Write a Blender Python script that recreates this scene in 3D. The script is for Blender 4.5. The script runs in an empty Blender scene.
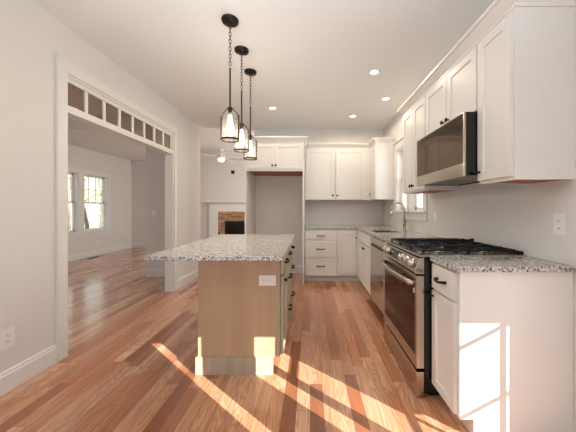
import bpy, bmesh, math, random
from mathutils import Vector, Matrix
random.seed(7)
PI = math.pi
S = bpy.context.scene
COL = S.collection

def lin(r, g, b):
    f = lambda c: (c/255/12.92) if c/255 <= .04045 else ((c/255+.055)/1.055)**2.4
    return (f(r), f(g), f(b), 1)

# ------------------------------------------------------------------ camera
cam = bpy.data.cameras.new('camera'); cam_o = bpy.data.objects.new('camera', cam); COL.objects.link(cam_o)
cam.sensor_width = 36; cam.lens = 36*266/576
cam.shift_x = -22/576; cam.shift_y = -7/576
cam_o.location = (0, 0, 1.215); cam_o.rotation_euler = (PI/2, 0, 0)
cam.clip_start = .05; cam.clip_end = 200
S.camera = cam_o

# ------------------------------------------------------------------ world, sun, window daylight, added fills, exposure
w = bpy.data.worlds.new('sky'); S.world = w; w.use_nodes = True
bg = w.node_tree.nodes['Background']
bg.inputs[0].default_value = (.8, .9, 1, 1); bg.inputs[1].default_value = 1.4
S.view_settings.view_transform = 'Standard'; S.view_settings.look = 'None'
S.view_settings.exposure = 0.24; S.view_settings.gamma = 1; S.view_settings.use_curve_mapping = False

def light(name, kind, loc, energy, color=(1, 1, 1), rot=None, **kw):
    l = bpy.data.lights.new(name, kind); o = bpy.data.objects.new(name, l); COL.objects.link(o)
    l.energy = energy; l.color = color; o.location = loc
    if rot: o.rotation_euler = rot
    for k, v in kw.items(): setattr(l, k, v)
    return o
sun = light('sun', 'SUN', (6, -5, 6), 13, (1, .98, .96))
sun.rotation_euler = Vector((-.76, .65, -.395)).to_track_quat('-Z', 'Y').to_euler()
sun.data.angle = .003
# unseen fill lamps added to lift the rooms; the sink one boosts window daylight
light('rear_fill', 'AREA', (-.4, -2.9, 1.5), 8, (.9, .95, 1), (PI/2+.45, 0, 0), shape='RECTANGLE', size=1.8, size_y=1.1)  # fill lamp added behind the camera, no known window there
light('floor_up_fill', 'AREA', (-.6, -1.5, .05), 12, (.84, .92, 1), (PI, 0, 0), shape='RECTANGLE', size=2.4, size_y=2.4)  # upward fill added at floor level, not an actual sunlit patch
light('ceiling_bounce_fill', 'AREA', (-.3, -.6, 1.7), 29, (.78, .9, 1), (PI-.72, 0, 0), shape='RECTANGLE', size=1.0, size_y=.8, spread=1.7)  # added fill out of frame, brightens the ceiling and back of the room
light('sink_window_daylight', 'AREA', (2.5, 3.7, 1.9), 42, (.86, .93, 1), (PI/2, 0, PI/2), shape='RECTANGLE', size=1.6, size_y=1.4)
light('dining_fill', 'AREA', (-5.5, 2.2, 1.6), 20, (.97, .96, .95), (PI/2, 0, -PI/2), shape='RECTANGLE', size=1.8, size_y=1.6)  # fill added on the windowless stretch of dining wall, out of view
light('great_room_fill', 'AREA', (.6, 5.6, 1.3), 44, (1, .98, .95), (PI/2+.2, 0, .7), shape='RECTANGLE', size=1.0, size_y=1.6)  # added fill hidden behind the back wall, brightens the far wall
light('family_fill', 'AREA', (2.9, 6.8, 1.5), 50, (1, .98, .95), (PI/2, 0, PI/2), shape='RECTANGLE', size=2.4, size_y=1.8)  # added fill in front of a blank wall, no window here

# ------------------------------------------------------------------ materials
def nt(name):
    m = bpy.data.materials.new(name); m.use_nodes = True
    t = m.node_tree; p = t.nodes['Principled BSDF']
    return m, t, p
def N(t, kind, **kw):
    n = t.nodes.new(kind)
    for k, v in kw.items(): setattr(n, k, v)
    return n
def math_n(t, op, a, b=None):
    n = N(t, 'ShaderNodeMath', operation=op)
    for i, v in enumerate((a, b)):
        if v is None: continue
        if isinstance(v, (int, float)): n.inputs[i].default_value = v
        else: t.links.new(v, n.inputs[i])
    return n.outputs[0]
def ramp(t, fac, stops, interp='LINEAR'):
    n = N(t, 'ShaderNodeValToRGB'); n.color_ramp.interpolation = interp
    cr = n.color_ramp
    while len(cr.elements) < len(stops): cr.elements.new(.5)
    for e, (p, c) in zip(cr.elements, stops): e.position = p; e.color = c
    t.links.new(fac, n.inputs[0]); return n.outputs[0]
def mix(t, fac, a, b, mode='MIX'):
    n = N(t, 'ShaderNodeMix', data_type='RGBA', blend_type=mode)
    for i, v in ((0, fac), (6, a), (7, b)):
        if isinstance(v, (int, float)): n.inputs[i].default_value = v
        elif isinstance(v, tuple): n.inputs[i].default_value = v
        else: t.links.new(v, n.inputs[i])
    return n.outputs[2]
def plain(name, col, rough=.5, metal=0, bump=0, scale=200, emit=None, es=0, var=.03, aniso=0):
    m, t, p = nt(name)
    tc = N(t, 'ShaderNodeTexCoord'); no = N(t, 'ShaderNodeTexNoise'); no.inputs['Scale'].default_value = scale
    t.links.new(tc.outputs['Object'], no.inputs['Vector'])
    a = tuple(c*(1-var) for c in col[:3])+(1,); b = tuple(min(1, c*(1+var)) for c in col[:3])+(1,)
    t.links.new(ramp(t, no.outputs[0], [(.3, a), (.7, b)]), p.inputs['Base Color'])
    p.inputs['Roughness'].default_value = rough; p.inputs['Metallic'].default_value = metal
    if bump:
        bn = N(t, 'ShaderNodeBump'); bn.inputs['Strength'].default_value = bump; bn.inputs['Distance'].default_value = .002
        t.links.new(no.outputs[0], bn.inputs['Height']); t.links.new(bn.outputs[0], p.inputs['Normal'])
    if emit:
        p.inputs['Emission Color'].default_value = emit; p.inputs['Emission Strength'].default_value = es
    return m

def mat_floor():
    m, t, p = nt('red_oak_boards')
    g = N(t, 'ShaderNodeNewGeometry'); sp = N(t, 'ShaderNodeSeparateXYZ'); t.links.new(g.outputs['Position'], sp.inputs[0])
    W = .083
    xs = math_n(t, 'DIVIDE', sp.outputs[0], W); row = math_n(t, 'FLOOR', xs); fx = math_n(t, 'FRACT', xs)
    wn = N(t, 'ShaderNodeTexWhiteNoise', noise_dimensions='1D'); t.links.new(row, wn.inputs['W'])
    yo = math_n(t, 'ADD', math_n(t, 'DIVIDE', sp.outputs[1], 1.05), math_n(t, 'MULTIPLY', wn.outputs[0], 9.0))
    pl = math_n(t, 'FLOOR', yo); fy = math_n(t, 'FRACT', yo)
    cv = N(t, 'ShaderNodeCombineXYZ'); t.links.new(row, cv.inputs[0]); t.links.new(pl, cv.inputs[1])
    w2 = N(t, 'ShaderNodeTexWhiteNoise', noise_dimensions='2D'); t.links.new(cv.outputs[0], w2.inputs['Vector'])
    rnd = w2.outputs[0]
    base = ramp(t, rnd, [(0, lin(148, 92, 62)), (.12, lin(184, 122, 86)), (.38, lin(212, 152, 112)), (.75, lin(224, 168, 130)), (1, lin(233, 185, 148))])
    # grain, stretched along the board and different on every board
    gv = N(t, 'ShaderNodeCombineXYZ')
    t.links.new(math_n(t, 'ADD', math_n(t, 'MULTIPLY', sp.outputs[0], 34), math_n(t, 'MULTIPLY', rnd, 71)), gv.inputs[0])
    t.links.new(math_n(t, 'ADD', math_n(t, 'MULTIPLY', sp.outputs[1], 1.7), math_n(t, 'MULTIPLY', rnd, 37)), gv.inputs[1])
    n1 = N(t, 'ShaderNodeTexNoise'); n1.inputs['Scale'].default_value = 1; n1.inputs['Detail'].default_value = 5; n1.inputs['Distortion'].default_value = .8
    t.links.new(gv.outputs[0], n1.inputs['Vector'])
    # cathedral figure: contour lines of a slow noise
    cvn = N(t, 'ShaderNodeCombineXYZ')
    t.links.new(math_n(t, 'ADD', math_n(t, 'MULTIPLY', sp.outputs[0], 11), math_n(t, 'MULTIPLY', rnd, 53)), cvn.inputs[0])
    t.links.new(math_n(t, 'ADD', math_n(t, 'MULTIPLY', sp.outputs[1], 1.3), math_n(t, 'MULTIPLY', rnd, 91)), cvn.inputs[1])
    n3 = N(t, 'ShaderNodeTexNoise'); n3.inputs['Scale'].default_value = 1; n3.inputs['Detail'].default_value = 1.2; n3.inputs['Roughness'].default_value = .35
    t.links.new(cvn.outputs[0], n3.inputs['Vector'])
    ring_f = math_n(t, 'FRACT', math_n(t, 'MULTIPLY', n3.outputs[0], 17))
    rings = ramp(t, ring_f, [(0, (1, 1, 1, 1)), (.12, (.75, .75, .75, 1)), (.5, (0, 0, 0, 1)), (.8, (.1, .1, .1, 1)), (1, (1, 1, 1, 1))])
    c = mix(t, math_n(t, 'MULTIPLY', ramp(t, n1.outputs[0], [(.45, (0, 0, 0, 1)), (.72, (1, 1, 1, 1))]), .42), base, lin(126, 74, 44), 'MIX')
    c = mix(t, math_n(t, 'MULTIPLY', rings, .42), c, lin(136, 80, 48), 'MIX')
    # slow warm-red drift inside the boards
    n4 = N(t, 'ShaderNodeTexNoise'); n4.inputs['Scale'].default_value = .6; t.links.new(cvn.outputs[0], n4.inputs['Vector'])
    c = mix(t, math_n(t, 'MULTIPLY', ramp(t, n4.outputs[0], [(.5, (0, 0, 0, 1)), (.68, (1, 1, 1, 1))]), .45), c, lin(178, 100, 60), 'MIX')
    gx = math_n(t, 'LESS_THAN', math_n(t, 'MINIMUM', fx, math_n(t, 'SUBTRACT', 1, fx)), .014)
    gy = math_n(t, 'LESS_THAN', math_n(t, 'MINIMUM', fy, math_n(t, 'SUBTRACT', 1, fy)), .0012)
    gap = math_n(t, 'MAXIMUM', gx, gy)
    c = mix(t, math_n(t, 'MULTIPLY', gap, .55), c, lin(80, 44, 26))
    t.links.new(c, p.inputs['Base Color'])
    r = math_n(t, 'ADD', .13, math_n(t, 'MULTIPLY', n1.outputs[0], .16)); t.links.new(r, p.inputs['Roughness']); p.inputs['Coat Weight'].default_value = .5; p.inputs['Coat Roughness'].default_value = .12
    bn = N(t, 'ShaderNodeBump'); bn.inputs['Strength'].default_value = .12; bn.inputs['Distance'].default_value = .002
    t.links.new(math_n(t, 'SUBTRACT', n1.outputs[0], gap), bn.inputs['Height']); t.links.new(bn.outputs[0], p.inputs['Normal'])
    return m

def mat_granite():
    m, t, p = nt('speckled_granite')
    tc = N(t, 'ShaderNodeTexCoord')
    def noise(s, d=2, r=.6):
        n = N(t, 'ShaderNodeTexNoise'); n.inputs['Scale'].default_value = s; n.inputs['Detail'].default_value = d; n.inputs['Roughness'].default_value = r
        t.links.new(tc.outputs['Object'], n.inputs['Vector']); return n.outputs[0]
    c = ramp(t, noise(38), [(.32, lin(150, 146, 142)), (.45, lin(200, 196, 190)), (.6, lin(222, 218, 211)), (.75, lin(196, 184, 168))])
    v = N(t, 'ShaderNodeTexVoronoi'); v.inputs['Scale'].default_value = 130; t.links.new(tc.outputs['Object'], v.inputs['Vector'])
    sp = N(t, 'ShaderNodeSeparateColor'); t.links.new(v.outputs['Color'], sp.inputs[0])
    dark = ramp(t, sp.outputs[0], [(.0, (1, 1, 1, 1)), (.17, (0, 0, 0, 1))], 'CONSTANT')
    grey = ramp(t, sp.outputs[1], [(.0, (1, 1, 1, 1)), (.36, (0, 0, 0, 1))], 'CONSTANT')
    c = mix(t, math_n(t, 'MULTIPLY', grey, .5), c, lin(128, 124, 122))
    c = mix(t, math_n(t, 'MULTIPLY', dark, .9), c, lin(46, 44, 46))
    c = mix(t, ramp(t, noise(75, 3, .7), [(.60, (0, 0, 0, 1)), (.66, (1, 1, 1, 1))]), c, lin(62, 58, 58))
    t.links.new(c, p.inputs['Base Color']); p.inputs['Roughness'].default_value = .12
    return m

def mat_wood(name, c1, c2, rough=.45, sx=30, sz=1.6, axis='Z', amt=1.0):
    m, t, p = nt(name)
    tc = N(t, 'ShaderNodeTexCoord'); mp = N(t, 'ShaderNodeMapping')
    mp.inputs['Scale'].default_value = {'Z': (sx, sx, sz), 'X': (sz, sx, sx), 'Y': (sx, sz, sx)}[axis]
    t.links.new(tc.outputs['Object'], mp.inputs[0])
    n = N(t, 'ShaderNodeTexNoise'); n.inputs['Scale'].default_value = 1; n.inputs['Detail'].default_value = 4; n.inputs['Distortion'].default_value = .6
    t.links.new(mp.outputs[0], n.inputs['Vector'])
    n2 = N(t, 'ShaderNodeTexNoise'); n2.inputs['Scale'].default_value = .22; n2.inputs['Distortion'].default_value = 1.2
    t.links.new(mp.outputs[0], n2.inputs['Vector'])
    f = math_n(t, 'ADD', math_n(t, 'MULTIPLY', n.outputs[0], .5), math_n(t, 'MULTIPLY', n2.outputs[0], .5))
    t.links.new(ramp(t, f, [(.35, c1), (.65, c2)]), p.inputs['Base Color']); p.inputs['Roughness'].default_value = rough
    return m

def mat_brick():
    m, t, p = nt('tumbled_brick')
    tc = N(t, 'ShaderNodeTexCoord'); mp = N(t, 'ShaderNodeMapping'); mp.inputs['Rotation'].default_value = (PI/2, 0, 0)
    t.links.new(tc.outputs['Object'], mp.inputs[0])
    b = N(t, 'ShaderNodeTexBrick'); t.links.new(mp.outputs[0], b.inputs['Vector'])
    b.inputs['Scale'].default_value = 1; b.inputs['Brick Width'].default_value = .2; b.inputs['Row Height'].default_value = .072
    b.inputs['Mortar Size'].default_value = .008; b.inputs['Mortar Smooth'].default_value = .3; b.inputs['Bias'].default_value = -.1
    b.inputs['Color1'].default_value = lin(188, 146, 106); b.inputs['Color2'].default_value = lin(120, 84, 58); b.inputs['Mortar'].default_value = lin(176, 160, 142)
    n = N(t, 'ShaderNodeTexNoise'); n.inputs['Scale'].default_value = 9; t.links.new(tc.outputs['Object'], n.inputs['Vector'])
    c = mix(t, .35, b.outputs[0], ramp(t, n.outputs[0], [(.4, lin(90, 62, 46)), (.6, lin(190, 150, 112))]))
    t.links.new(c, p.inputs['Base Color']); p.inputs['Roughness'].default_value = .85
    return m

def mat_glass(name, tint=(1, 1, 1, 1), gloss=.1, rough=.0, milky=0):
    m = bpy.data.materials.new(name); m.use_nodes = True; t = m.node_tree; t.nodes.clear()
    o = N(t, 'ShaderNodeOutputMaterial'); a = N(t, 'ShaderNodeBsdfTransparent'); g = N(t, 'ShaderNodeBsdfGlossy'); x = N(t, 'ShaderNodeMixShader')
    a.inputs[0].default_value = tint; g.inputs['Roughness'].default_value = rough
    fr = N(t, 'ShaderNodeLayerWeight'); fr.inputs[0].default_value = .5
    f5 = math_n(t, 'POWER', fr.outputs['Facing'], 5.0)
    t.links.new(math_n(t, 'ADD', math_n(t, 'MULTIPLY', f5, .8), .03+gloss), x.inputs[0])
    if milky:
        d_ = N(t, 'ShaderNodeBsdfTranslucent'); d_.inputs[0].default_value = (.95, .93, .88, 1); y = N(t, 'ShaderNodeMixShader'); y.inputs[0].default_value = milky
        t.links.new(a.outputs[0], y.inputs[1]); t.links.new(d_.outputs[0], y.inputs[2]); t.links.new(y.outputs[0], x.inputs[1])
    else: t.links.new(a.outputs[0], x.inputs[1])
    t.links.new(g.outputs[0], x.inputs[2]); t.links.new(x.outputs[0], o.inputs[0])
    return m

M = dict(
    wall=plain('wall_paint', lin(223, 220, 216), .75, bump=.05, scale=260, var=.01),
    ceil=plain('ceiling_paint', lin(233, 233, 232), .85, bump=.04, scale=200, var=.01),
    trim=plain('trim_paint', lin(230, 228, 225), .4, scale=120, var=.01),
    cab=plain('white_cabinet_paint', lin(230, 227, 222), .38, scale=90, var=.01),
    floor=mat_floor(), granite=mat_granite(), brick=mat_brick(),
    underside=mat_wood('bare_plywood', lin(150, 92, 62), lin(190, 126, 90), .6, 20, 1.5, 'Y'),
    island=mat_wood('greyed_maple', lin(172, 140, 108), lin(198, 168, 136), .3, 7, .5),
    island_frame=mat_wood('greyed_maple_frame', lin(160, 146, 124), lin(188, 174, 152), .4, 24, 1.5),
    black=plain('black_iron', lin(18, 17, 16), .45, 0, scale=80),
    enamel=plain('black_enamel', lin(15, 15, 16), .2, 0, scale=60),
    iron=plain('cast_iron', lin(24, 24, 25), .5, .2, bump=.2, scale=300),
    bronze=plain('oil_rubbed_bronze', lin(42, 36, 32), .4, .7, scale=90),
    steel=plain('brushed_steel', lin(196, 186, 174), .24, 1, bump=.02, scale=300),
    steel_s=plain('polished_steel', lin(190, 182, 172), .11, 1, scale=300),
    nickel=plain('brushed_nickel', lin(172, 160, 142), .28, 1, scale=300),
    ovenglass=plain('smoked_oven_glass', lin(40, 15, 9), .04, 0, scale=20),
    plate=plain('white_plastic', lin(238, 236, 232), .35, scale=50, var=.01),
    slot=plain('dark_slot', lin(40, 38, 38), .6, scale=50),
    black_box=plain('black_box', lin(20, 18, 18), .5, scale=50),
    firebox=plain('firebox_black', lin(16, 15, 15), .5, scale=30),
    bulb=plain('glowing_bulb', (1, .9, .75, 1), .3, scale=10, emit=(1, .86, .66, 1), es=7),
    lens=plain('lit_lens', (1, .95, .88, 1), .3, scale=10, emit=(1, .93, .82, 1), es=9),
    fanlens=plain('lit_fan_lens', (1, .95, .88, 1), .3, scale=10, emit=(1, .95, .88, 1), es=2.5),
    mwglass=plain('smoked_microwave_glass', (.13, .085, .06, 1), .03, 1, scale=20, var=.0),
    cooksteel=plain('dark_steel', lin(132, 126, 120), .22, .9, scale=200),
    display=plain('display_glass', lin(18, 20, 26), .08, scale=20),
    clear=mat_glass('clear_glass', (.97, .98, .98, 1), .0),
    seeded=mat_glass('seeded_glass', (.95, .95, .93, 1), .08, rough=.08, milky=.015),
    transom=mat_glass('bronze_tinted_glass', lin(232, 222, 210), .02),
    bark=mat_wood('bark', lin(96, 84, 72), lin(150, 136, 118), .9, 8, 1),
    leaf=plain('leaves', lin(186, 184, 120), .7, scale=4, var=.3),
    ground=plain('leafy_ground', lin(186, 180, 156), .9, scale=3, var=.2),
    blocker_grey=plain('blocker_grey', lin(190, 190, 186), .7, scale=5),  # used only on the added sun blockers
    bark_dark=plain('vent_metal', lin(70, 48, 34), .5, .3, scale=40),
)
M['black'].node_tree.nodes['Principled BSDF'].inputs['Specular IOR Level'].default_value = .2
M['ovenglass'].node_tree.nodes['Principled BSDF'].inputs['Specular IOR Level'].default_value = .3

# ------------------------------------------------------------------ mesh helpers
class MB:
    def __init__(s): s.bm = bmesh.new()
    def box(s, x0, x1, y0, y1, z0, z1):
        v = [s.bm.verts.new((x, y, z)) for x in (x0, x1) for y in (y0, y1) for z in (z0, z1)]
        for f in ((0, 1, 3, 2), (4, 6, 7, 5), (0, 4, 5, 1), (2, 3, 7, 6), (0, 2, 6, 4), (1, 5, 7, 3)):
            s.bm.faces.new([v[i] for i in f])
        return s
    def prism(s, pts, a0, a1, axis):
        """polygon pts (u,v) extruded along axis: x -> (a,u,v); y -> (u,a,v); z -> (u,v,a)"""
        f = {'x': lambda a, u, v: (a, u, v), 'y': lambda a, u, v: (u, a, v), 'z': lambda a, u, v: (u, v, a)}[axis]
        A = [s.bm.verts.new(f(a0, *p)) for p in pts]; B = [s.bm.verts.new(f(a1, *p)) for p in pts]
        s.bm.faces.new(A); s.bm.faces.new(B[::-1])
        for i in range(len(pts)):
            j = (i+1) % len(pts); s.bm.faces.new((A[j], A[i], B[i], B[j]))
        return s
    def tube(s, path, r, n=8, closed=False, caps=True):
        path = [Vector(p) for p in path]; rs = r if isinstance(r, (list, tuple)) else [r]*len(path)
        rings = []; L = len(path); up = None
        for i, p in enumerate(path):
            a = path[(i-1) % L] if (closed or i > 0) else p; b = path[(i+1) % L] if (closed or i < L-1) else p
            d = (b-a).normalized()
            if up is None: up = Vector((0, 0, 1)) if abs(d.z) < .9 else Vector((1, 0, 0))
            x = d.cross(up).normalized(); y = x.cross(d).normalized(); up = y
            rings.append([s.bm.verts.new(p+(x*math.cos(2*PI*k/n)+y*math.sin(2*PI*k/n))*rs[i]) for k in range(n)])
        for i in range(L if closed else L-1):
            A, B = rings[i], rings[(i+1) % L]
            for k in range(n):
                f = s.bm.faces.new((A[k], A[(k+1) % n], B[(k+1) % n], B[k])); f.smooth = True
        if caps and not closed: s.bm.faces.new(rings[0][::-1]); s.bm.faces.new(rings[-1])
        return s
    def lathe(s, prof, n=24, mat=None, smooth=True):
        """prof: list of (r,z) about the z axis, then mat applied"""
        mat = mat or Matrix(); rings = []
        for r, z in prof:
            if r < 1e-6: rings.append([s.bm.verts.new(mat @ Vector((0, 0, z)))])
            else: rings.append([s.bm.verts.new(mat @ Vector((r*math.cos(2*PI*k/n), r*math.sin(2*PI*k/n), z))) for k in range(n)])
        for A, B in zip(rings, rings[1:]):
            if len(A) == 1 and len(B) == 1: continue
            for k in range(n):
                q = [A[k % len(A)], A[(k+1) % len(A)], B[(k+1) % len(B)], B[k % len(B)]]
                q = [v for i, v in enumerate(q) if v not in q[:i]]
                if len(q) > 2:
                    f = s.bm.faces.new(q); f.smooth = smooth
        return s
    def shaker(s, x0, x1, z0, z1, yf, t=.02, r=.055, dep=.009, b=.004):
        def rect(i, y): return [s.bm.verts.new(v) for v in ((x0+i, y, z0+i), (x1-i, y, z0+i), (x1-i, y, z1-i), (x0+i, y, z1-i))]
        e = .0018
        B = rect(0, yf+t); O = rect(0, yf+e); O2 = rect(e, yf); I = rect(r, yf); P = rect(r+b, yf+dep)
        for A, C in ((B, O), (O, O2), (O2, I), (I, P)):
            for i in range(4):
                j = (i+1) % 4; s.bm.faces.new((A[i], A[j], C[j], C[i]))
        s.bm.faces.new(P); s.bm.faces.new(B[::-1]); return s
    def cells(s, xs, ys, filled, z0, z1):
        """slab made of the grid cells named in filled"""
        vt = {}; 
        def V(i, j, k):
            if (i, j, k) not in vt: vt[(i, j, k)] = s.bm.verts.new((xs[i], ys[j], (z0, z1)[k]))
            return vt[(i, j, k)]
        for (i, j) in filled:
            s.bm.faces.new((V(i, j, 1), V(i+1, j, 1), V(i+1, j+1, 1), V(i, j+1, 1)))
            s.bm.faces.new((V(i, j, 0), V(i, j+1, 0), V(i+1, j+1, 0), V(i+1, j, 0)))
            for (di, dj, a, c) in ((-1, 0, (i, j+1), (i, j)), (1, 0, (i+1, j), (i+1, j+1)), (0, -1, (i, j), (i+1, j)), (0, 1, (i+1, j+1), (i, j+1))):
                if (i+di, j+dj) not in filled:
                    s.bm.faces.new((V(*a, 0), V(*c, 0), V(*c, 1), V(*a, 1)))
        return s
    def build(s, name, m, parent=None, bev=0, loc=None, rotz=0, label=None):
        bmesh.ops.recalc_face_normals(s.bm, faces=s.bm.faces)
        me = bpy.data.meshes.new(name); s.bm.to_mesh(me); s.bm.free()
        me.materials.append(m if not isinstance(m, str) else M[m])
        o = bpy.data.objects.new(name, me); COL.objects.link(o)
        if parent: o.parent = parent
        if loc: o.location = loc
        if rotz: o.rotation_euler = (0, 0, rotz)
        if bev:
            b = o.modifiers.new('bevel', 'BEVEL'); b.width = bev; b.segments = 2; b.limit_method = 'ANGLE'; b.angle_limit = 1.0
        if label: o['label'] = label
        return o
def thing(name, label, cat, loc=(0, 0, 0), rz=0, group=None):
    o = bpy.data.objects.new(name, None); COL.objects.link(o); o.empty_display_size = .1
    o.location = loc; o.rotation_euler = (0, 0, rz); return tag(o, label, cat, group)
def tag(o, label, cat, group=None, kind=None):
    o['label'] = label; o['category'] = cat
    if group: o['group'] = group
    if kind: o['kind'] = kind
    return o
def struct(name, mb, m, bev=0):
    o = mb.build(name, m, bev=bev); o['kind'] = 'structure'; return o
def copy_tree(o, parent=None):
    c = o.copy(); COL.objects.link(c); c.parent = parent
    for ch in list(o.children): copy_tree(ch, c)
    return c

# ------------------------------------------------------------------ the room
ZC = 2.73; XR = 1.395; XL = -2.015; YB = 5.04; YF = 8.35
struct('floor', MB().box(-5.75, 3.2, -3.1, 8.5, -.12, 0), 'floor')
struct('ceiling', MB().box(-2.13, 1.55, -3.1, 5.07, ZC, ZC+.5).box(-5.75, 3.2, 5.07, 8.5, ZC, ZC+.5).box(-5.75, -2.13, -.2, 5.07, 2.98, 3.23), 'ceil')
# right wall: sink window hole Y 3.25..4.27, Z 1.19..2.15
WY0, WY1, WZ0, WZ1 = 3.25, 4.27, 1.19, 2.15
struct('wall_right', MB().box(XR, XR+.14, 1.2, WY0, 0, ZC).box(XR, XR+.14, WY1, YB+.12, 0, ZC)
       .box(XR, XR+.14, WY0, WY1, 0, WZ0).box(XR, XR+.14, WY0, WY1, WZ1, ZC), 'wall')
# behind the camera: unseen openings in the right wall, sized to shape the sun patches
D = MB()
D.box(XR, XR+.03, -3.1, -.045, 0, ZC).box(XR, XR+.03, .08, .39, 0, ZC).box(XR, XR+.03, .545, .615, 0, ZC).box(XR, XR+.03, 1.115, 1.2, 0, ZC)
D.box(XR, XR+.03, -.045, .08, 1.62, ZC).box(XR, XR+.03, .39, .545, 1.32, ZC).box(XR, XR+.03, .615, 1.115, 1.12, ZC)
struct('wall_right_rear', D, 'wall')
G = MB()
for y in (.868, 1.08): G.box(XR, XR+.02, y-.008, y+.008, 0, 1.12)
for k in range(3): G.box(XR, XR+.02, .615, 1.115, .045+.37*k, .063+.37*k)
struct('sun_bars', G, 'trim')  # unseen bars added to cast the muntin shadows
struct('sun_cutoff', MB().box(XR+.2, 5.2, -1.06, -1.0, 2.105, 4.2), 'blocker_grey')          # unseen board added to cut off the top of the sun patches
struct('sun_block_wall', MB().box(3.4, 3.6, .9, 3.1, 0-.5, 5), 'blocker_grey')          # unseen slab added to keep sun out of the sink window
# back wall behind the cabinets
struct('wall_back', MB().box(-1.055, XR, YB, YB+.12, 0, ZC), 'wall')
struct('wall_rear', MB().box(-2.13, -1.3, -3.1, -3, 0, ZC).box(.5, XR, -3.1, -3, 0, ZC).box(-1.3, .5, -3.1, -3, 0, 1.0).box(-1.3, .5, -3.1, -3, 2.1, ZC), 'wall')
# left wall with the transom opening Y 2.21..3.93
OY0, OY1, OZ = 2.195, 3.93, 2.34
WL = -2.13
struct('wall_left', MB().box(WL, XL, -3.1, OY0, 0, ZC).box(WL, XL, OY1, 4.88, 0, ZC).box(WL, XL, OY0, OY1, OZ, ZC+.25)
       .box(WL, XL, OY0-.6, OY0, ZC, ZC+.25), 'wall')
struct('wall_stub', MB().box(-2.95, WL, 4.78, 4.88, 0, 2.98), 'wall')
# dining, living and family rooms beyond
LY = [(5.70, 6.42), (6.58, 7.36)]; LZ0, LZ1 = .66, 2.09; XW = -5.6
wl = MB().box(XW-.14, XW, -.2, LY[0][0], 0, 2.98).box(XW-.14, XW, LY[0][1], LY[1][0], 0, 2.98).box(XW-.14, XW, LY[1][1], 8.5, 0, 2.98)
for a, b in LY: wl.box(XW-.14, XW, a, b, 0, LZ0).box(XW-.14, XW, a, b, LZ1, 2.98)
struct('wall_living', wl, 'wall')
struct('wall_far', MB().box(XW, 3.1, YF, YF+.14, 0, ZC), 'wall')
struct('wall_dining', MB().box(-5.6, -2.13, -.2, -.1, 0, 2.98), 'wall')
struct('wall_family', MB().box(3.1, 3.24, 5, 8.5, 0, ZC).box(XR, 3.1, 5.04, 5.16, 0, ZC), 'wall')

def baseboard(name, x0, x1, y0, y1, face):
    """face: the direction the board looks to"""
    h = .148
    if face in 'xX':
        s = 1 if face == 'x' else -1; w0 = x0
        pr = [(w0, 0), (w0+s*.016, 0), (w0+s*.016, h-.03), (w0+s*.011, h-.022), (w0+s*.011, h-.01), (w0+s*.005, h), (w0, h)]
        mb = MB().prism([(u, v) for u, v in pr], y0, y1, 'y')
    else:
        s = 1 if face == 'y' else -1; w0 = y0
        pr = [(w0, 0), (w0+s*.016, 0), (w0+s*.016, h-.03), (w0+s*.011, h-.022), (w0+s*.011, h-.01), (w0+s*.005, h), (w0, h)]
        mb = MB().prism(pr, x0, x1, 'x')
    return struct(name, mb, 'trim')
baseboard('baseboard_left', XL, 0, -3, OY0-.095, 'x')
baseboard('baseboard_left_far', XL, 0, OY1+.095, 4.88, 'x')
baseboard('baseboard_living', XW, 0, -.1, YF, 'x')
baseboard('baseboard_far', XW+.017, -3.6, YF, 0, 'Y')
baseboard('baseboard_stub', -2.95, WL, 4.78, 0, 'Y')
baseboard('baseboard_back', -1.028, -.122, YB, 0, 'Y')

# opening casing + jamb, transom
c = MB()
c.box(XL, XL+.018, OY0-.095, OY0, 0, OZ).box(XL, XL+.018, OY1, OY1+.095, 0, OZ).box(XL, XL+.018, OY0-.095, OY1+.095, OZ, OZ+.1)
c.box(XL+.018, XL+.024, OY0-.095, OY0-.08, 0, OZ+.1).box(XL+.018, XL+.024, OY1+.08, OY1+.095, 0, OZ+.1).box(XL+.018, XL+.024, OY0-.095, OY1+.095, OZ+.085, OZ+.1)
c.box(WL-.018, WL, OY0-.095, OY0, 0, OZ).box(WL-.018, WL, OY1, OY1+.095, 0, OZ).box(WL-.018, WL, OY0-.095, OY1+.095, OZ, OZ+.1)
struct('trim_2', c, 'trim', .002)
j = MB().box(WL, XL, OY0, OY0+.018, 0, OZ).box(WL, XL, OY1-.018, OY1, 0, OZ).box(WL, XL, OY0+.018, OY1-.018, OZ-.02, OZ)
struct('trim_3', j, 'trim')
xm = -2.05
j = MB(); j.box(WL, XL-.002, OY0+.018, OY1-.018, 2.02, 2.082).box(xm-.03, XL-.012, OY0+.018, OY1-.018, 2.282, 2.32)
n = 8; p0 = OY0+.018; pitch = (OY1-.018-p0)/n
for k in range(n+1):
    yc = p0+pitch*k; a = max(p0, yc-.016); b = min(OY1-.018, yc+.016); j.box(xm-.012, xm+.014, a, b, 2.082, 2.282)
struct('trim_4', j, 'trim', .002)
g = MB()
for k in range(n): g.box(xm-.002, xm+.002, p0+pitch*k+.016, p0+pitch*(k+1)-.016, 2.082, 2.282)
struct('window_1', g, 'transom')

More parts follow.
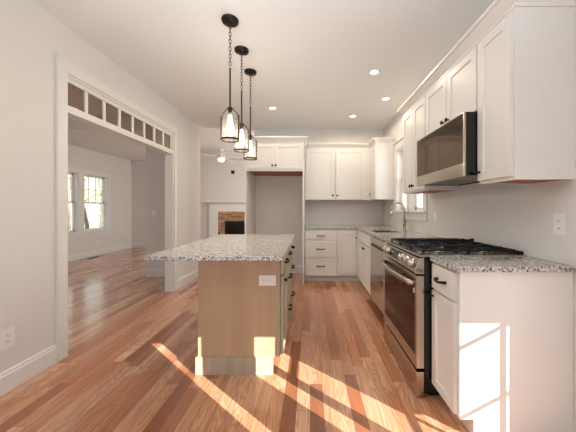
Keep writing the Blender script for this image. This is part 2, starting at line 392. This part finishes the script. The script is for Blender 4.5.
# windows: a double hung sash in a wall whose plane is X = const; s = +1 looks to +x (room side)
def sash_window(name, xw, s, y0, y1, z0, z1, grid=(3, 2), lower_grid=None, depth=.1):
    o = MB(); X = lambda d: xw-s*d
    def bx(d0, d1, a, b, c_, d_): o.box(min(X(d0), X(d1)), max(X(d0), X(d1)), a, b, c_, d_)
    # jamb liner
    bx(0, .14, y0, y0+.012, z0, z1); bx(0, .14, y1-.012, y1, z0, z1); bx(0, .14, y0, y1, z1-.012, z1); bx(0, .14, y0, y1, z0, z0+.012)
    zm = (z0+z1)/2; f = .042
    for (za, zb, d, gr) in ((zm-.02, z1-.012, depth, grid), (z0+.012, zm+.02, depth-.03, lower_grid)):
        a, b = y0+.012, y1-.012
        bx(d, d+.028, a, a+f, za, zb); bx(d, d+.028, b-f, b, za, zb); bx(d, d+.028, a, b, zb-f*.9, zb); bx(d, d+.028, a, b, za, za+f*.9)
        if gr:
            for i in range(1, gr[0]): yy = a+f+(b-a-2*f)*i/gr[0]; bx(d+.006, d+.02, yy-.008, yy+.008, za, zb)
            for i in range(1, gr[1]): zz = za+f+(zb-za-2*f)*i/gr[1]; bx(d+.006, d+.02, a, b, zz-.008, zz+.008)
    w_ = struct(name, o, 'trim')
    gl = MB()
    for (za, zb, d) in ((zm, z1-.05, depth+.012), (z0+.05, zm, depth-.018)):
        gl.box(min(X(d), X(d+.004)), max(X(d), X(d+.004)), y0+.05, y1-.05, za, zb)
    gl.build('pane', 'clear', w_)
    return w_
for i, (a, b) in enumerate(LY): sash_window('window_%d' % (i+2), XW, 1, a, b, LZ0, LZ1)
t5 = MB()
a0, b0 = LY[0][0]-.09, LY[1][1]+.09
t5.box(XW, XW+.018, a0, b0, LZ1, LZ1+.1).box(XW, XW+.018, a0, LY[0][0], LZ0, LZ1).box(XW, XW+.018, LY[1][1], b0, LZ0, LZ1).box(XW, XW+.018, LY[0][1], LY[1][0], LZ0, LZ1)
t5.box(XW, XW+.05, a0-.02, b0+.02, LZ0-.03, LZ0).box(XW, XW+.018, a0, b0, LZ0-.12, LZ0-.03)
struct('trim_5', t5, 'trim', .002)
ym = (WY0+WY1)/2
sash_window('window_4', XR, -1, WY0, ym-.05, WZ0, WZ1, None)
sash_window('window_5', XR, -1, ym+.05, WY1, WZ0, WZ1, None)
t6 = MB().box(XR-.018, XR, WY0-.095, WY0, WZ0, WZ1).box(XR-.018, XR, WY1, WY1+.095, WZ0, WZ1).box(XR-.018, XR+.14, ym-.05, ym+.05, WZ0, WZ1)
t6.box(XR-.018, XR, WY0-.095, WY1+.095, WZ1, WZ1+.11).box(XR-.04, XR, WY0-.11, WY1+.105, WZ1+.11, WZ1+.13)
t6.box(XR-.045, XR, WY0-.105, WY1+.105, WZ0-.022, WZ0).box(XR-.018, XR, WY0-.095, WY1+.095, WZ0-.12, WZ0-.022)
struct('trim_6', t6, 'trim', .002)

# ------------------------------------------------------------------ cabinets
def knob(parent, x, z, y=0, r=.0165, m='black'):
    R = Matrix.Translation((x, y, z)) @ Matrix.Rotation(PI/2, 4, 'X')
    return MB().lathe([(0, 0), (.008, 0), (.006, .004), (.0055, .012), (r*.9, .017), (r, .021), (r*.85, .026), (0, .028)], 16, R).build('knob', m, parent)
def pull(parent, x, z, y=0, L=.1, m='black'):
    P = [(x-L/2, y, z), (x-L/2, y-.018, z), (x-L/2+.012, y-.024, z-.001), (x-L/4, y-.027, z-.004), (x, y-.029, z-.006), (x+L/4, y-.027, z-.004), (x+L/2-.012, y-.024, z-.001), (x+L/2, y-.018, z), (x+L/2, y, z)]
    return MB().tube(P, [.009, .0085, .008, .007, .0075, .007, .008, .0085, .009], 10).build('pull', m, parent)
def fronts(root, items, mat='cab', yf=-.02):
    for it in items:
        kind, x0, x1, z0, z1 = it[:5]
        if kind == 'door':
            d = MB().shaker(x0, x1, z0, z1, yf, r=it[7] if len(it) > 7 else .055).build('door', mat, root)
            if it[5] is not None: knob(d, it[5], it[6], yf)
        else:
            d = MB().box(x0, x1, yf, 0, z0, z1).build('drawer', mat, root, .0018)
            if it[5] == 'pull': pull(d, (x0+x1)/2, it[6], yf, it[7] if len(it) > 7 else .1)
            elif it[5] is not None: knob(d, it[5], it[6], yf)
def base_cabinet(label, loc, rz, w_, depth, items, sink=False):
    r = thing('base_cabinet', label, 'cabinet', loc, rz)
    if sink:
        MB().prism([(0, .1), (.075, .1), (.075, 0), (depth, 0), (depth, .66), (0, .66)], .0005, w_-.0005, 'x').box(.0005, w_-.0005, 0, .02, .66, .884).box(.0005, .016, .02, depth, .66, .884).box(w_-.016, w_-.0005, .02, depth, .66, .884).build('body', 'cab', r)
        fronts(r, items); return r
    MB().prism([(0, .1), (.075, .1), (.075, 0), (depth, 0), (depth, .884), (0, .884)], 0.0005, w_-.0005, 'x').build('body', 'cab', r, .001)
    fronts(r, items); return r
def crown(root, x0, x1, depth, z, left=False, right=False, proj=.06, h=.09):
    """crown moulding along the front (y=0) of a wall cabinet with mitred returns"""
    prof = [(0, 0), (-.006, 0), (-.006, .018), (-.012, .024), (-.045, .066), (-proj, .07), (-proj, h), (0, h)]
    bm = MB()
    A = []
    for yo, zo in prof:
        A.append(bm.bm.verts.new((x0+(yo if left else 0), yo, z+zo)))
    B = [bm.bm.verts.new((x1-(yo if right else 0), yo, z+zo)) for yo, zo in prof]
    k = len(prof)
    for i in range(k-1): bm.bm.faces.new((A[i], A[i+1], B[i+1], B[i]))
    bm.bm.faces.new((A[-1], A[0], B[0], B[-1]))
    for flag, E, xx, sg in ((left, A, x0, 1), (right, B, x1, -1)):
        if flag:
            F = [bm.bm.verts.new((xx+sg*yo, depth, z+zo)) for yo, zo in prof]
            for i in range(k-1): bm.bm.faces.new((E[i], E[i+1], F[i+1], F[i]))
            bm.bm.faces.new((E[-1], E[0], F[0], F[-1])); bm.bm.faces.new(F)
        else: bm.bm.faces.new(E)
    return bm.build('crown_moulding', 'cab', root)
def wall_cabinet(label, loc, rz, w_, z0, items, depth=.31, cl=False, cr=False, z1=2.285, cx0=0):
    r = thing('wall_cabinet', label, 'cabinet', loc, rz)
    MB().box(0.0005, w_-.0005, 0, depth, z0+.012, z1).box(.0005, w_-.0005, 0, .02, z0, z0+.012).box(.0005, .016, .02, depth, z0, z0+.012).box(w_-.016, w_-.0005, .02, depth, z0, z0+.012).build('body', 'cab', r)
    MB().box(.016, w_-.016, .02, depth, z0+.004, z0+.012).build('bottom_panel', 'underside', r, label='unpainted reddish plywood underside')
    fronts(r, items); crown(r, cx0, w_, depth, z1, cl, cr)
    return r
RR = -PI/2
FX = .792   # face of the right run base cabinets
# near base cabinet beside the range (local x: 0 = far end .. w = near end)
wn = .293
near = base_cabinet('narrow white base cabinet at the near right end, with sunlit side panel', (FX, 1.70, 0), RR, wn, XR-FX-.002, [
    ('drawer', .012, wn-.024, .72, .872, 'pull', .795, .095), ('door', .012, wn-.024, .112, .705, .035, .672, .05)])
base_cabinet('narrow white base cabinet between range and dishwasher, hidden behind the range', (FX, 2.768, 0), RR, .30, XR-FX-.002, [
    ('drawer', .012, .288, .72, .872, 'pull', .80, .095), ('door', .012, .288, .112, .705, .035, .672, .05)])
base_cabinet('white sink base cabinet with two doors below the undermount sink', (FX, 4.20, 0), RR, .815, XR-FX-.002, [
    ('drawer', .012, .803, .72, .872, None), ('door', .012, .405, .112, .705, .375, .655), ('door', .411, .803, .112, .705, .44, .655)], sink=True)
base_cabinet('white three-drawer base cabinet on back wall beside the fridge recess', (-.092, 4.43, 0), 0, .54, YB-4.43-.002, [
    ('drawer', .02, .52, .712, .852, 'pull', .775, .12), ('drawer', .02, .52, .42, .676, 'pull', .555, .12), ('drawer', .02, .52, .112, .39, 'pull', .27, .12)])
# corner cabinet, L shaped
r = thing('corner_cabinet', 'white L-shaped corner base cabinet with two narrow doors meeting in the corner', 'cabinet', (.45, 4.43, 0))
MB().cells([0, .35, XR-.45-.002], [-.228, 0, YB-4.43-.002], {(0, 1), (1, 1), (1, 0)}, .1, .884).build('body', 'cab', r)
MB().cells([0, .425, XR-.45-.002], [-.228, .075, YB-4.43-.002], {(0, 1), (1, 1), (1, 0)}, 0, .1).build('toe_kick', 'cab', r)
MB().shaker(.02, .325, .112, .852, -.02, r=.05).build('door', 'cab', r)
d = MB().shaker(.012, .2, .112, .852, -.02, r=.045).build('door', 'cab', r, loc=(.35, 0, 0), rotz=RR)
knob(d, .04, .74, -.02)

# fridge surround
r = thing('refrigerator_surround', 'white full-height cabinet surround with empty refrigerator recess and two doors above', 'cabinet', (-1.055, 4.29, 0))
W = .961; dp = YB-4.29-.002
MB().box(0, .025, 0, dp, 0, 2.285).build('side_panel', 'cab', r, .001)
MB().box(W-.025, W, 0, dp, 0, 2.285).build('side_panel', 'cab', r, .001)
MB().box(.025, W-.025, .002, dp, 1.856, 2.285).box(.025, W-.025, .002, .02, 1.826, 1.856).build('body', 'cab', r)
MB().box(.025, W-.025, .0205, dp, 1.842, 1.856).build('bottom_panel', 'underside', r, label='unpainted reddish plywood underside of the bridge cabinet')
for x0, x1, kx in ((.032, .476, .452), (.484, W-.032, .508)):
    d = MB().shaker(x0, x1, 1.856, 2.262, -.018, r=.05).build('door', 'cab', r); knob(d, kx, 1.915, -.018)
crown(r, 0, W, .38, 2.285, True, True)

# wall cabinets
wall_cabinet('white narrow wall cabinet at the near right end beside the microwave', (1.085, 1.70, 0), RR, wn, 1.372, [('door', .006, wn-.012, 1.392, 2.265, .03, 1.445)], cr=True)
wall_cabinet('short white two-door wall cabinet directly above the microwave', (1.085, 2.46, 0), RR, .76, 1.84, [
    ('door', .008, .377, 1.85, 2.265, .345, 1.90), ('door', .383, .752, 1.85, 2.265, .415, 1.90)])
wall_cabinet('white two-door wall cabinet between microwave and sink window', (1.085, 3.07, 0), RR, .61, 1.39, [
    ('door', .012, .302, 1.405, 2.265, .277, 1.455), ('door', .308, .602, 1.405, 2.265, .333, 1.455)], cl=True)
wall_cabinet('white two-door wall cabinet on the back wall right of the fridge recess', (-.092, 4.735, 0), 0, 1.175, 1.372, [
    ('door', .014, .525, 1.384, 2.27, .495, 1.455), ('door', .545, 1.052, 1.384, 2.27, .575, 1.455)], depth=YB-4.735-.002)
# corner wall cabinet, end panel looks at the camera
wall_cabinet('white wall cabinet in the back right corner with plain end panel facing forward', (1.085, 5.038, 0), RR, 5.038-4.37, 1.372, [
    ('door', .35, .66, 1.384, 2.27, .378, 1.47, .045)], cr=True, cx0=.25)

# ------------------------------------------------------------------ island
IX0, IX1, IY0, IY1 = -.826, -.243, 1.96, 3.12
r = thing('kitchen_island', 'grey-stained maple kitchen island base with drawers along its right side', 'island', (IX1, IY0, 0), PI/2)
wI = IY1-IY0; dI = IX1-IX0
MB().prism([(0, .127), (.06, .127), (.06, 0), (dI, 0), (dI, .884), (0, .884)], .0, wI, 'x').build('body', 'island', r, .001)
# local x -> +Y ; local y -> -X
MB().box(-.014, -.0005, .027, dI+.014, 0, .127).box(-.0005, wI, dI+.0005, dI+.014, 0, .127).box(-.010, -.0005, .03, dI+.010, .127, .131).build('baseboard', 'island_frame', r, .001)
MB().box(0, wI, -.022, -.0005, .127, .884).build('face_frame', 'island_frame', r, .001)
def ifront(kind, x0, x1, z0, z1, hz, hx=None):
    if kind == 'door':
        d = MB().shaker(x0, x1, z0, z1, -.044, r=.045).build('door', 'island_frame', r); knob(d, hx, hz, -.044, .015)
    else:
        d = MB().box(x0, x1, -.044, -.0225, z0, z1).build('drawer', 'island_frame', r, .0018); pull(d, (x0+x1)/2, hz, -.044, .11)
ifront('drawer', .02, .33, .73, .862, .80); ifront('door', .02, .33, .135, .712, .68, .05)
for a, b in ((.35, .745), (.765, 1.14)):
    ifront('drawer', a, b, .73, .862, .80); ifront('drawer', a, b, .44, .712, .585); ifront('drawer', a, b, .135, .422, .29)
tag(MB().box(-1.067, -.174, 1.69, 3.16, .8845, .914).build('island_countertop', 'granite', bev=.004), 'speckled grey and white granite countertop on the kitchen island', 'countertop')

# counters
tag(MB().box(.765, XR-.002, 1.385, 1.699, .8845, .914).build('countertop', 'granite', bev=.003), 'short speckled granite countertop right of the range', 'countertop')
SX0, SX1, SY0, SY1 = .845, 1.2, 3.41, 4.03
tag(MB().cells([-.092, .765, SX0, SX1, XR-.002], [2.461, SY0, SY1, 4.395, YB-.002],
    {(0, 3), (1, 3), (2, 3), (3, 3), (1, 0), (2, 0), (3, 0), (1, 1), (3, 1), (1, 2), (2, 2), (3, 2)}, .8845, .914).build('countertop', 'granite', bev=.003),
    'L-shaped speckled granite countertop with the sink, running into the back corner', 'countertop')
# sink bowl
s = MB(); e = .006
s.box(SX0-e, SX0, SY0-e, SY1+e, .70, .8843).box(SX1, SX1+e, SY0-e, SY1+e, .70, .8843).box(SX0, SX1, SY0-e, SY0, .70, .8843).box(SX0, SX1, SY1, SY1+e, .70, .8843).box(SX0-e, SX1+e, SY0-e, SY1+e, .694, .70)
sk = thing('kitchen_sink', 'stainless undermount sink set in the granite below the window', 'sink', (0, 0, 0))
s.build('bowl', 'steel', sk)
MB().lathe([(0, .703), (.03, .704), (.042, .7025), (.045, .7005)], 20, Matrix.Translation(((SX0+SX1)/2, (SY0+SY1)/2, 0))).build('drain', 'steel_s', sk)
# faucet
fx, fy = 1.30, 3.66
r = thing('kitchen_faucet', 'brushed nickel gooseneck faucet standing behind the sink', 'faucet', (fx, fy, .914))
MB().lathe([(0, 0), (.028, 0), (.028, .006), (.021, .012), (.019, .07), (.022, .08), (.022, .11), (.014, .12), (0, .12)], 20).build('base', 'nickel', r)
P = [(0, 0, .1), (0, 0, .2), (0, 0, .30)]
for k in range(1, 10): a = PI*k/9; P.append((-.09+.09*math.cos(a), 0, .30+.09*math.sin(a)))
P.append((-.183, 0, .27))
MB().tube(P, .0115, 12).build('spout', 'nickel', r)
MB().tube([(-.183, 0, .272), (-.186, 0, .235), (-.19, 0, .205), (-.191, 0, .198)], [.013, .016, .018, .014], 12).build('spray_head', 'nickel', r)
MB().tube([(0, -.018, .095), (0, -.04, .098), (-.005, -.075, .125), (-.01, -.1, .155)], [.013, .010, .007, .005], 10).build('handle', 'nickel', r)

# ------------------------------------------------------------------ dishwasher
r = thing('dishwasher', 'stainless dishwasher built in beside the sink cabinet', 'dishwasher', (FX-.025, 3.380, 0), RR)
MB().box(.005, .603, .055, .58, .012, .875).box(.005, .603, .09, .1, 0, .1).build('body', 'enamel', r)
d = MB().box(.004, .604, 0, .0545, .105, .79).build('door', 'steel_s', r, .003)
MB().box(.004, .604, .004, .0545, .795, .874).build('control_panel', 'steel', r, .003)
MB().box(.03, .578, -.0015, .001, .762, .786).build('pocket_handle', 'slot', d, label='flat dark strip for the shade in the pocket handle')  # shade of the handle recess painted on as a flat dark strip

# ------------------------------------------------------------------ gas range
RW = .752
r = thing('gas_range', 'stainless slide-in gas range with black cooktop grates and oven door', 'range', (.735, 2.457, 0), RR)
MB().box(0, RW, 0, .655, .03, .90).box(.03, RW-.03, .04, .6, .0, .03).build('body', 'enamel', r, .002, label='black side body')
d = MB()
# oven door frame around the window
def ring(mb, x0, x1, z0, z1, y0, y1, l, rr, b, t_):
    mb.box(x0, x0+l, y0, y1, z0, z1).box(x1-rr, x1, y0, y1, z0, z1).box(x0+l, x1-rr, y0, y1, z0, z0+b).box(x0+l, x1-rr, y0, y1, z1-t_, z1)
ring(d, .002, RW-.002, .19, .785, -.052, -.002, .028, .028, .075, .03)
d = d.build('oven_door', 'steel', r, .002)
MB().box(.03, RW-.03, -.0505, -.006, .265, .755).build('oven_window', 'ovenglass', d, label='smoked dark reflective oven window')
MB().box(.695, .712, -.0512, -.0506, .665, .695).build('sticker', 'plate', d, label='small white sticker')
hz = .735
P = [(.035, -.05, hz)]
for k in range(0, 13):
    u = k/12; P.append((.035+(RW-.07)*u, -.08-.028*math.sin(PI*u), hz))
P.append((RW-.035, -.05, hz))
MB().tube(P, [.014]+[.0185]*13+[.014], 12).build('handle', 'steel', d)
MB().box(.002, RW-.002, -.052, -.002, .014, .168).build('drawer', 'steel', r, .003)
# slanted control panel: front bottom (-.06,.80) to top (-.03,.90)
cp = MB().prism([(-.002, .795), (-.062, .80), (-.066, .812), (-.034, .898), (-.002, .906)], .001, RW-.001, 'x').build('control_panel', 'steel', r, .002)
nx = Vector((0, -.086, -.032)).normalized(); nx = Vector((0, -.937, .349)); mid = Vector((0, -.05, .855))
def on_panel(x, off=0.0): return Matrix.Translation(Vector((x, 0, 0))+mid+nx*off) @ nx.to_track_quat('Z', 'X').to_matrix().to_4x4()
for x in (.075, .16, .50, .59, .68):
    kn = MB().lathe([(0, 0), (.029, 0), (.029, .006), (.024, .008), (.024, .034), (.022, .038), (0, .038)], 20, on_panel(x, .002)).build('knob', 'steel', r)
    Mx = on_panel(x, .04); b = MB(); b.box(-.006, .006, -.020, .020, 0, .008)
    for v in b.bm.verts: v.co = Mx @ v.co
    b.build('grip', 'steel_s', kn)
b = MB(); b.box(-.115, .115, -.033, .033, 0, .003)
Mx = Matrix.Translation(Vector((.325, 0, 0))+mid+nx*.001) @ Matrix((( 1, 0, 0, 0), (0, .349, -.937, 0), (0, .937, .349, 0), (0, 0, 0, 1)))
for v in b.bm.verts: v.co = Mx @ v.co
b.build('display', 'display', cp, label='black glass display between the knobs')
MB().box(-.003, RW+.003, -.034, .655, .907, .918).build('cooktop', 'steel', r, .002)
MB().box(.03, RW-.03, -.01, .63, .918, .921).build('cooktop_surface', 'cooksteel', r)
for (x, y, br) in ((.15, .15, .045), (.15, .46, .035), (.376, .305, .05), (.602, .15, .05), (.602, .46, .035)):
    bu = MB().lathe([(0, .921), (br+.012, .921), (br+.01, .93), (br*.9, .934), (0, .934)], 20, Matrix.Translation((x, y, 0))).build('burner', 'steel', r)
    MB().lathe([(br*.85, .934), (br*.85, .941), (br*.7, .944), (0, .944)], 20, Matrix.Translation((x, y, 0))).build('burner_cap', 'iron', bu)
for k in range(3):
    x0 = .035+k*.2285; x1 = x0+.2245; y0, y1 = .002, .61; g = MB(); z = .950; th = .010
    g.box(x0, x0+th, y0, y1, z-.012, z).box(x1-th, x1, y0, y1, z-.012, z).box(x0, x1, y0, y0+th, z-.012, z).box(x0, x1, y1-th, y1, z-.012, z).box(x0, x1, (y0+y1)/2-th/2, (y0+y1)/2+th/2, z-.012, z)
    for yc in (.15, .46):
        g.box(x0, x0+.085, yc-.005, yc+.005, z-.012, z+.004).box(x1-.085, x1, yc-.005, yc+.005, z-.012, z+.004)
        xc = (x0+x1)/2; g.box(xc-.005, xc+.005, yc+.045, yc+.14, z-.012, z+.004).box(xc-.005, xc+.005, yc-.14, yc-.045, z-.012, z+.004)
    for yy in (y0, y1-.014, (y0+y1)/2-.007):
        for xx in (x0, x1-.014): g.box(xx, xx+.014, yy, yy+.014, .921, z)
    g.build('grate', 'iron', r, .0015)
# raised back rail with the row of grate prongs
MB().box(.02, RW-.02, .622, .65, .918, .940).build('back_rail', 'iron', r, .002)
g = MB().box(.262, .276, .05, .61, .9505, .966)
for k in range(8): g.box(.258, .280, .06+.075*k, .085+.075*k, .966, .972)
g.build('griddle_edge', 'iron', r, .0015)

# ------------------------------------------------------------------ microwave
r = thing('microwave', 'over-the-range stainless microwave with dark reflective door, hung under a wall cabinet', 'microwave', (.985, 2.458, 1.425), RR)
MB().box(.0, .756, .0135, .408, .022, .413).box(0, .756, .0135, .03, 0, .022).box(0, .756, .385, .408, .006, .022).box(0, .03, .03, .385, .006, .022).box(.726, .756, .03, .385, .006, .022).build('body', 'enamel', r, .002, label='black side body')
d = MB(); ring(d, 0, .756, 0, .413, 0, .013, .010, .014, .085, .008); d = d.build('door', 'steel', r, .002)
MB().box(.0105, .7415, .001, .012, .0855, .4045).build('door_glass', 'mwglass', d, label='dark smoked mirror-like glass')
g = MB().box(.035, .365, .05, .35, .012, .0215).box(.391, .721, .05, .35, .012, .0215)
for k in range(22): g.box(.04+.0146*k, .048+.0146*k, .055, .345, .009, .012).box(.396+.0146*k, .404+.0146*k, .055, .345, .009, .012)
g.build('grease_filter', 'steel', r, label='grey underside filter grille')

# ------------------------------------------------------------------ outlets and switches
def outlet(name, label, loc, rz, w_=.073, h=.118, kind='outlet', cat='outlet'):
    r = thing(name, label, cat, loc, rz)
    MB().box(-w_/2, w_/2, -.006, 0, -h/2, h/2).build('cover_plate', 'plate', r, .0025)
    if kind == 'outlet':
        for s_ in (-1, 1):
            if w_ < h: cx_, cz_ = 0, s_*.021
            else: cx_, cz_ = s_*.021, 0
            f = MB().box(cx_-.015, cx_+.015, -.0085, -.006, cz_-.014, cz_+.014).build('receptacle', 'plate', r, .002)
            MB().box(cx_-.007, cx_-.005, -.0092, -.0085, cz_-.004, cz_+.006).box(cx_+.005, cx_+.007, -.0092, -.0085, cz_-.004, cz_+.006).box(cx_-.0015, cx_+.0015, -.0092, -.0085, cz_-.010, cz_-.007).build('slot', 'slot', f)
    else:
        MB().prism([(-.006, -.03), (-.0085, -.03), (-.011, .03), (-.006, .03)], -.016, .016, 'x').build('rocker', 'plate', r, .001)
outlet('wall_outlet', 'white outlet above the short countertop at the right edge', (XR, 1.483, 1.128), RR)
outlet('light_switch', 'white switch plate on right wall between sink window and microwave', (XR, 2.97, 1.12), RR, kind='switch', cat='switch')
outlet('wall_outlet', 'white outlet low on the left wall at the left edge', (XL, 1.77, .355), PI/2, w_=.085, h=.135)
outlet('wall_outlet', 'white outlet under the living room windows', (XW, 7.0, .34), PI/2)
outlet('light_switch', 'beige-looking switch plate on the short partition wall beyond the opening', (-2.8, 4.78, 1.14), 0, kind='switch', cat='switch')
outlet('wall_outlet', 'white horizontal double outlet on the island end panel', (-.313, 1.96, .69), 0, w_=.125, h=.078)
r = thing('media_box', 'small black television connection box on the wall above the fireplace', 'outlet', (-2.42, YF, 2.37))
MB().box(-.055, .055, -.012, 0, -.055, .055).build('frame', 'black_box', r, .003)
MB().box(-.028, .028, -.016, -.012, -.028, .028).build('socket', 'slot', r, .002)
r = thing('floor_vent', 'dark floor register beside the living room wall', 'vent', (-5.4, 6.62, 0))
MB().box(-.06, .06, -.16, .16, 0, .004).build('frame', 'bark_dark', r)
g = MB()
for k in range(12): g.box(-.045, .045, -.14+.024*k, -.128+.024*k, .004, .006)
g.build('grille', 'slot', r)

# ------------------------------------------------------------------ pendants
def link(mb, z, rot, h=.036, w_=.017, rt=.0024):
    P = []
    for k in range(14):
        a = 2*PI*k/14; x = math.cos(a)*w_/2; zz = math.sin(a)*w_/2+(h/2-w_/2)*(1 if math.sin(a) >= 0 else -1)
        P.append((x*math.cos(rot), x*math.sin(rot), z+zz))
    mb.tube(P, rt, 6, closed=True)
def pendant(label, loc):
    r = thing('pendant_light', label, 'lamp', loc, group='pendants over the island')   # origin on the ceiling
    MB().lathe([(0, 0), (.066, 0), (.068, -.006), (.064, -.02), (.05, -.026), (.014, -.028), (.012, -.042), (0, -.042)], 28).build('canopy', 'bronze', r)
    m = MB()
    for k in range(11): link(m, -.056-.0295*k, (PI/2)*(k % 2)+.5)
    m.build('chain', 'bronze', r)
    MB().tube([(0, 0, -.385), (0, 0, -.715)], .0065, 10).build('rod', 'bronze', r)
    MB().lathe([(0, -.700), (.013, -.700), (.02, -.708), (.02, -.716), (.015, -.722), (.017, -.760), (0, -.762)], 18).build('socket', 'bronze', r)
    f = MB(); R = .070
    for s_ in (-1, 1):
        f.box(s_*R-.0035 if s_ > 0 else -R-.0035, s_*R+.0035 if s_ > 0 else -R+.0035, -.0085, .0085, -.965, -.765)
        f.tube([(s_*.012, 0, -.703), (s_*.03, 0, -.722), (s_*.055, 0, -.750), (s_*.069, 0, -.770)], .004, 8)
    f.lathe([(R-.003, -.955), (R+.003, -.955), (R+.003, -.967), (R-.003, -.967), (R-.003, -.955)], 32)
    f.build('frame', 'bronze', r)
    MB().lathe([(.062, -.768), (.065, -.768), (.065, -.962), (.062, -.962), (.062, -.768)], 32).build('glass_shade', 'seeded', r)
    MB().lathe([(0, -.762), (.012, -.765), (.013, -.79), (.02, -.815), (.023, -.86), (.018, -.90), (0, -.915)], 18).build('bulb', 'bulb', r)
    return r
p1 = pendant('nearest and largest-looking of the three caged glass pendants over the island', (-.64, 2.13, ZC))
for lb, loc in (('middle one of the three caged glass pendants over the island', (-.65, 2.53, ZC)),
                ('farthest of the three caged glass pendants over the island', (-.656, 2.93, ZC))):
    c_ = copy_tree(p1); c_.location = loc; c_['label'] = lb
for loc in ((-.64, 2.13, 1.87), (-.65, 2.53, 1.87), (-.656, 2.93, 1.87)):
    light('pendant_glow', 'POINT', (loc[0], loc[1], 1.80), 9, (1, .87, .72), shadow_soft_size=.03)

# ------------------------------------------------------------------ recessed lights
def recessed(label, x, y, e=12):
    r = thing('recessed_light', label, 'light', (x, y, ZC))
    MB().lathe([(.042, -.002), (.046, -.007), (.066, -.006), (.07, 0), (.042, 0), (.042, -.002)], 28).build('trim_ring', 'trim', r)
    MB().lathe([(0, -.004), (.042, -.004), (.042, -.001), (0, -.001)], 28).build('lens', 'lens', r)
    light('downlight', 'SPOT', (x, y, ZC-.02), e, (1, .84, .66), (0, 0, 0), spot_size=3.05, spot_blend=.25, shadow_soft_size=.05)
recessed('round recessed ceiling light nearest the camera, above the range aisle', .71, 2.94)
recessed('round recessed ceiling light closest to the right wall, above the sink', 1.04, 3.65)
recessed('round recessed ceiling light in front of the back wall cabinets', .695, 4.33)
recessed('round recessed ceiling light behind the pendants, toward the fridge surround', -.56, 3.99)
recessed('round recessed ceiling light in the living room, seen through the transom glass', -3.27, 5.68, 10)

# ------------------------------------------------------------------ family room: fireplace and fan
r = thing('fireplace', 'white mantel fireplace with brick surround and black firebox on the far wall', 'fireplace', (-2.19, YF, 0))
ring_ = MB(); ring_.box(-.68, -.48, -.06, -.002, .08, 1.13).box(.48, .68, -.06, -.002, .08, 1.13).box(-.48, .48, -.06, -.002, .84, 1.13)
ring_.build('brick_surround', 'brick', r)
MB().box(-.48, .48, -.03, -.002, .08, .84).build('firebox', 'firebox', r)
MB().box(-.40, .40, -.034, -.0305, .14, .76).build('firebox_glass', 'enamel', r)
m = MB().box(-.95, -.68, -.09, -.002, 0, 1.2).box(.68, .95, -.09, -.002, 0, 1.2).box(-.95, .95, -.09, -.002, 1.2, 1.34).box(-.68, .68, -.09, -.002, 1.13, 1.2)
m.build('mantel_surround', 'trim', r, .003)
MB().box(-1.12, 1.12, -.24, -.002, 1.43, 1.49).prism([(-.002, 1.34), (-.10, 1.34), (-.12, 1.37), (-.20, 1.41), (-.21, 1.43), (-.002, 1.43)], -1.02, 1.02, 'x').build('mantel_shelf', 'trim', r)
MB().box(-.95, .95, -.5, -.09, 0, .08).build('hearth', 'granite', r)
fx_, fy_ = -2.27, 6.8
r = thing('ceiling_fan', 'white ceiling fan with a lit lamp in the family room', 'fan', (fx_, fy_, ZC))
MB().lathe([(0, 0), (.07, 0), (.06, -.03), (.015, -.04), (.015, -.12), (.09, -.13), (.11, -.17), (.1, -.23), (0, -.235)], 24).build('motor', 'trim', r)
for k in range(5):
    a = 2*PI*k/5+.15; b = MB(); b.prism([(.11, -.04), (.2, -.055), (.62, -.068), (.66, -.04), (.66, .04), (.62, .068), (.2, .055), (.11, .04)], -.2, -.192, 'z')
    b.build('blade', 'trim', r, rotz=a)
MB().lathe([(.08, -.235), (.085, -.26), (.06, -.30), (0, -.31)], 24).build('lamp_bowl', 'fanlens', r)

# ------------------------------------------------------------------ outdoors beyond the windows
struct('ground', MB().box(-40, 30, -25, 40, -.6, -.5), 'ground')
struct('hillside', MB().prism([(-22, -.5), (-60, -.5), (-60, 9), (-36, 5.5)], -20, 60, 'y'), 'ground')
def tree(label, x, y, h, group):
    rnd = random.Random(int(x*31+y*17)); r = thing('tree', label, 'tree', (x, y, -.5), group=group)
    P = [(rnd.uniform(-.06, .06)*k, rnd.uniform(-.06, .06)*k, h*k/6) for k in range(7)]
    b = MB().tube(P, [.085*(1-k/8) for k in range(7)], 8); tips = []
    for k in range(9):
        i = rnd.randint(2, 6); a = rnd.uniform(0, 2*PI); L = rnd.uniform(.4, .85); p = Vector(P[i])
        q = p+Vector((math.cos(a)*L*.5, math.sin(a)*L*.5, L*.3)); e_ = p+Vector((math.cos(a)*L, math.sin(a)*L, L*.75))
        b.tube([p, q, e_], [.03, .02, .008], 6); tips += [q, e_]
    b.build('trunk', 'bark', r)
    f = MB()
    for tp in tips:
        for _ in range(26):
            c0 = tp+Vector([rnd.gauss(0, .2) for _ in range(3)]); u = Vector([rnd.uniform(-1, 1) for _ in range(3)]).normalized()*.06; v_ = u.cross(Vector([rnd.uniform(-1, 1) for _ in range(3)])).normalized()*.04
            f.bm.faces.new([f.bm.verts.new(c0+s1) for s1 in (u, v_, -u, -v_)])
    f.build('foliage', 'leaf', r)
for x, y, h in ((-9.6, 11.4, 6), (-12, 12.2, 6.5), (-14, 15, 7), (-11.7, 15, 7), (-17, 17.5, 7), (-14.2, 18, 7.5), (-19, 21, 8), (-16, 21.5, 8), (-13, 21, 8), (-22, 25, 8.5), (-19, 26, 8.5), (-16, 25, 8.5), (-26, 28, 9), (-23, 31, 9), (-12.2, 8.8, 6)):
    tree('pale leafy tree outside the living room windows', x, y, h, 'trees outside the living room')
tree('green tree outside the sink window', 5.5, 9.5, 5, None)
tree('taller tree farther out beyond the sink window', 6.5, 14.5, 6, None)
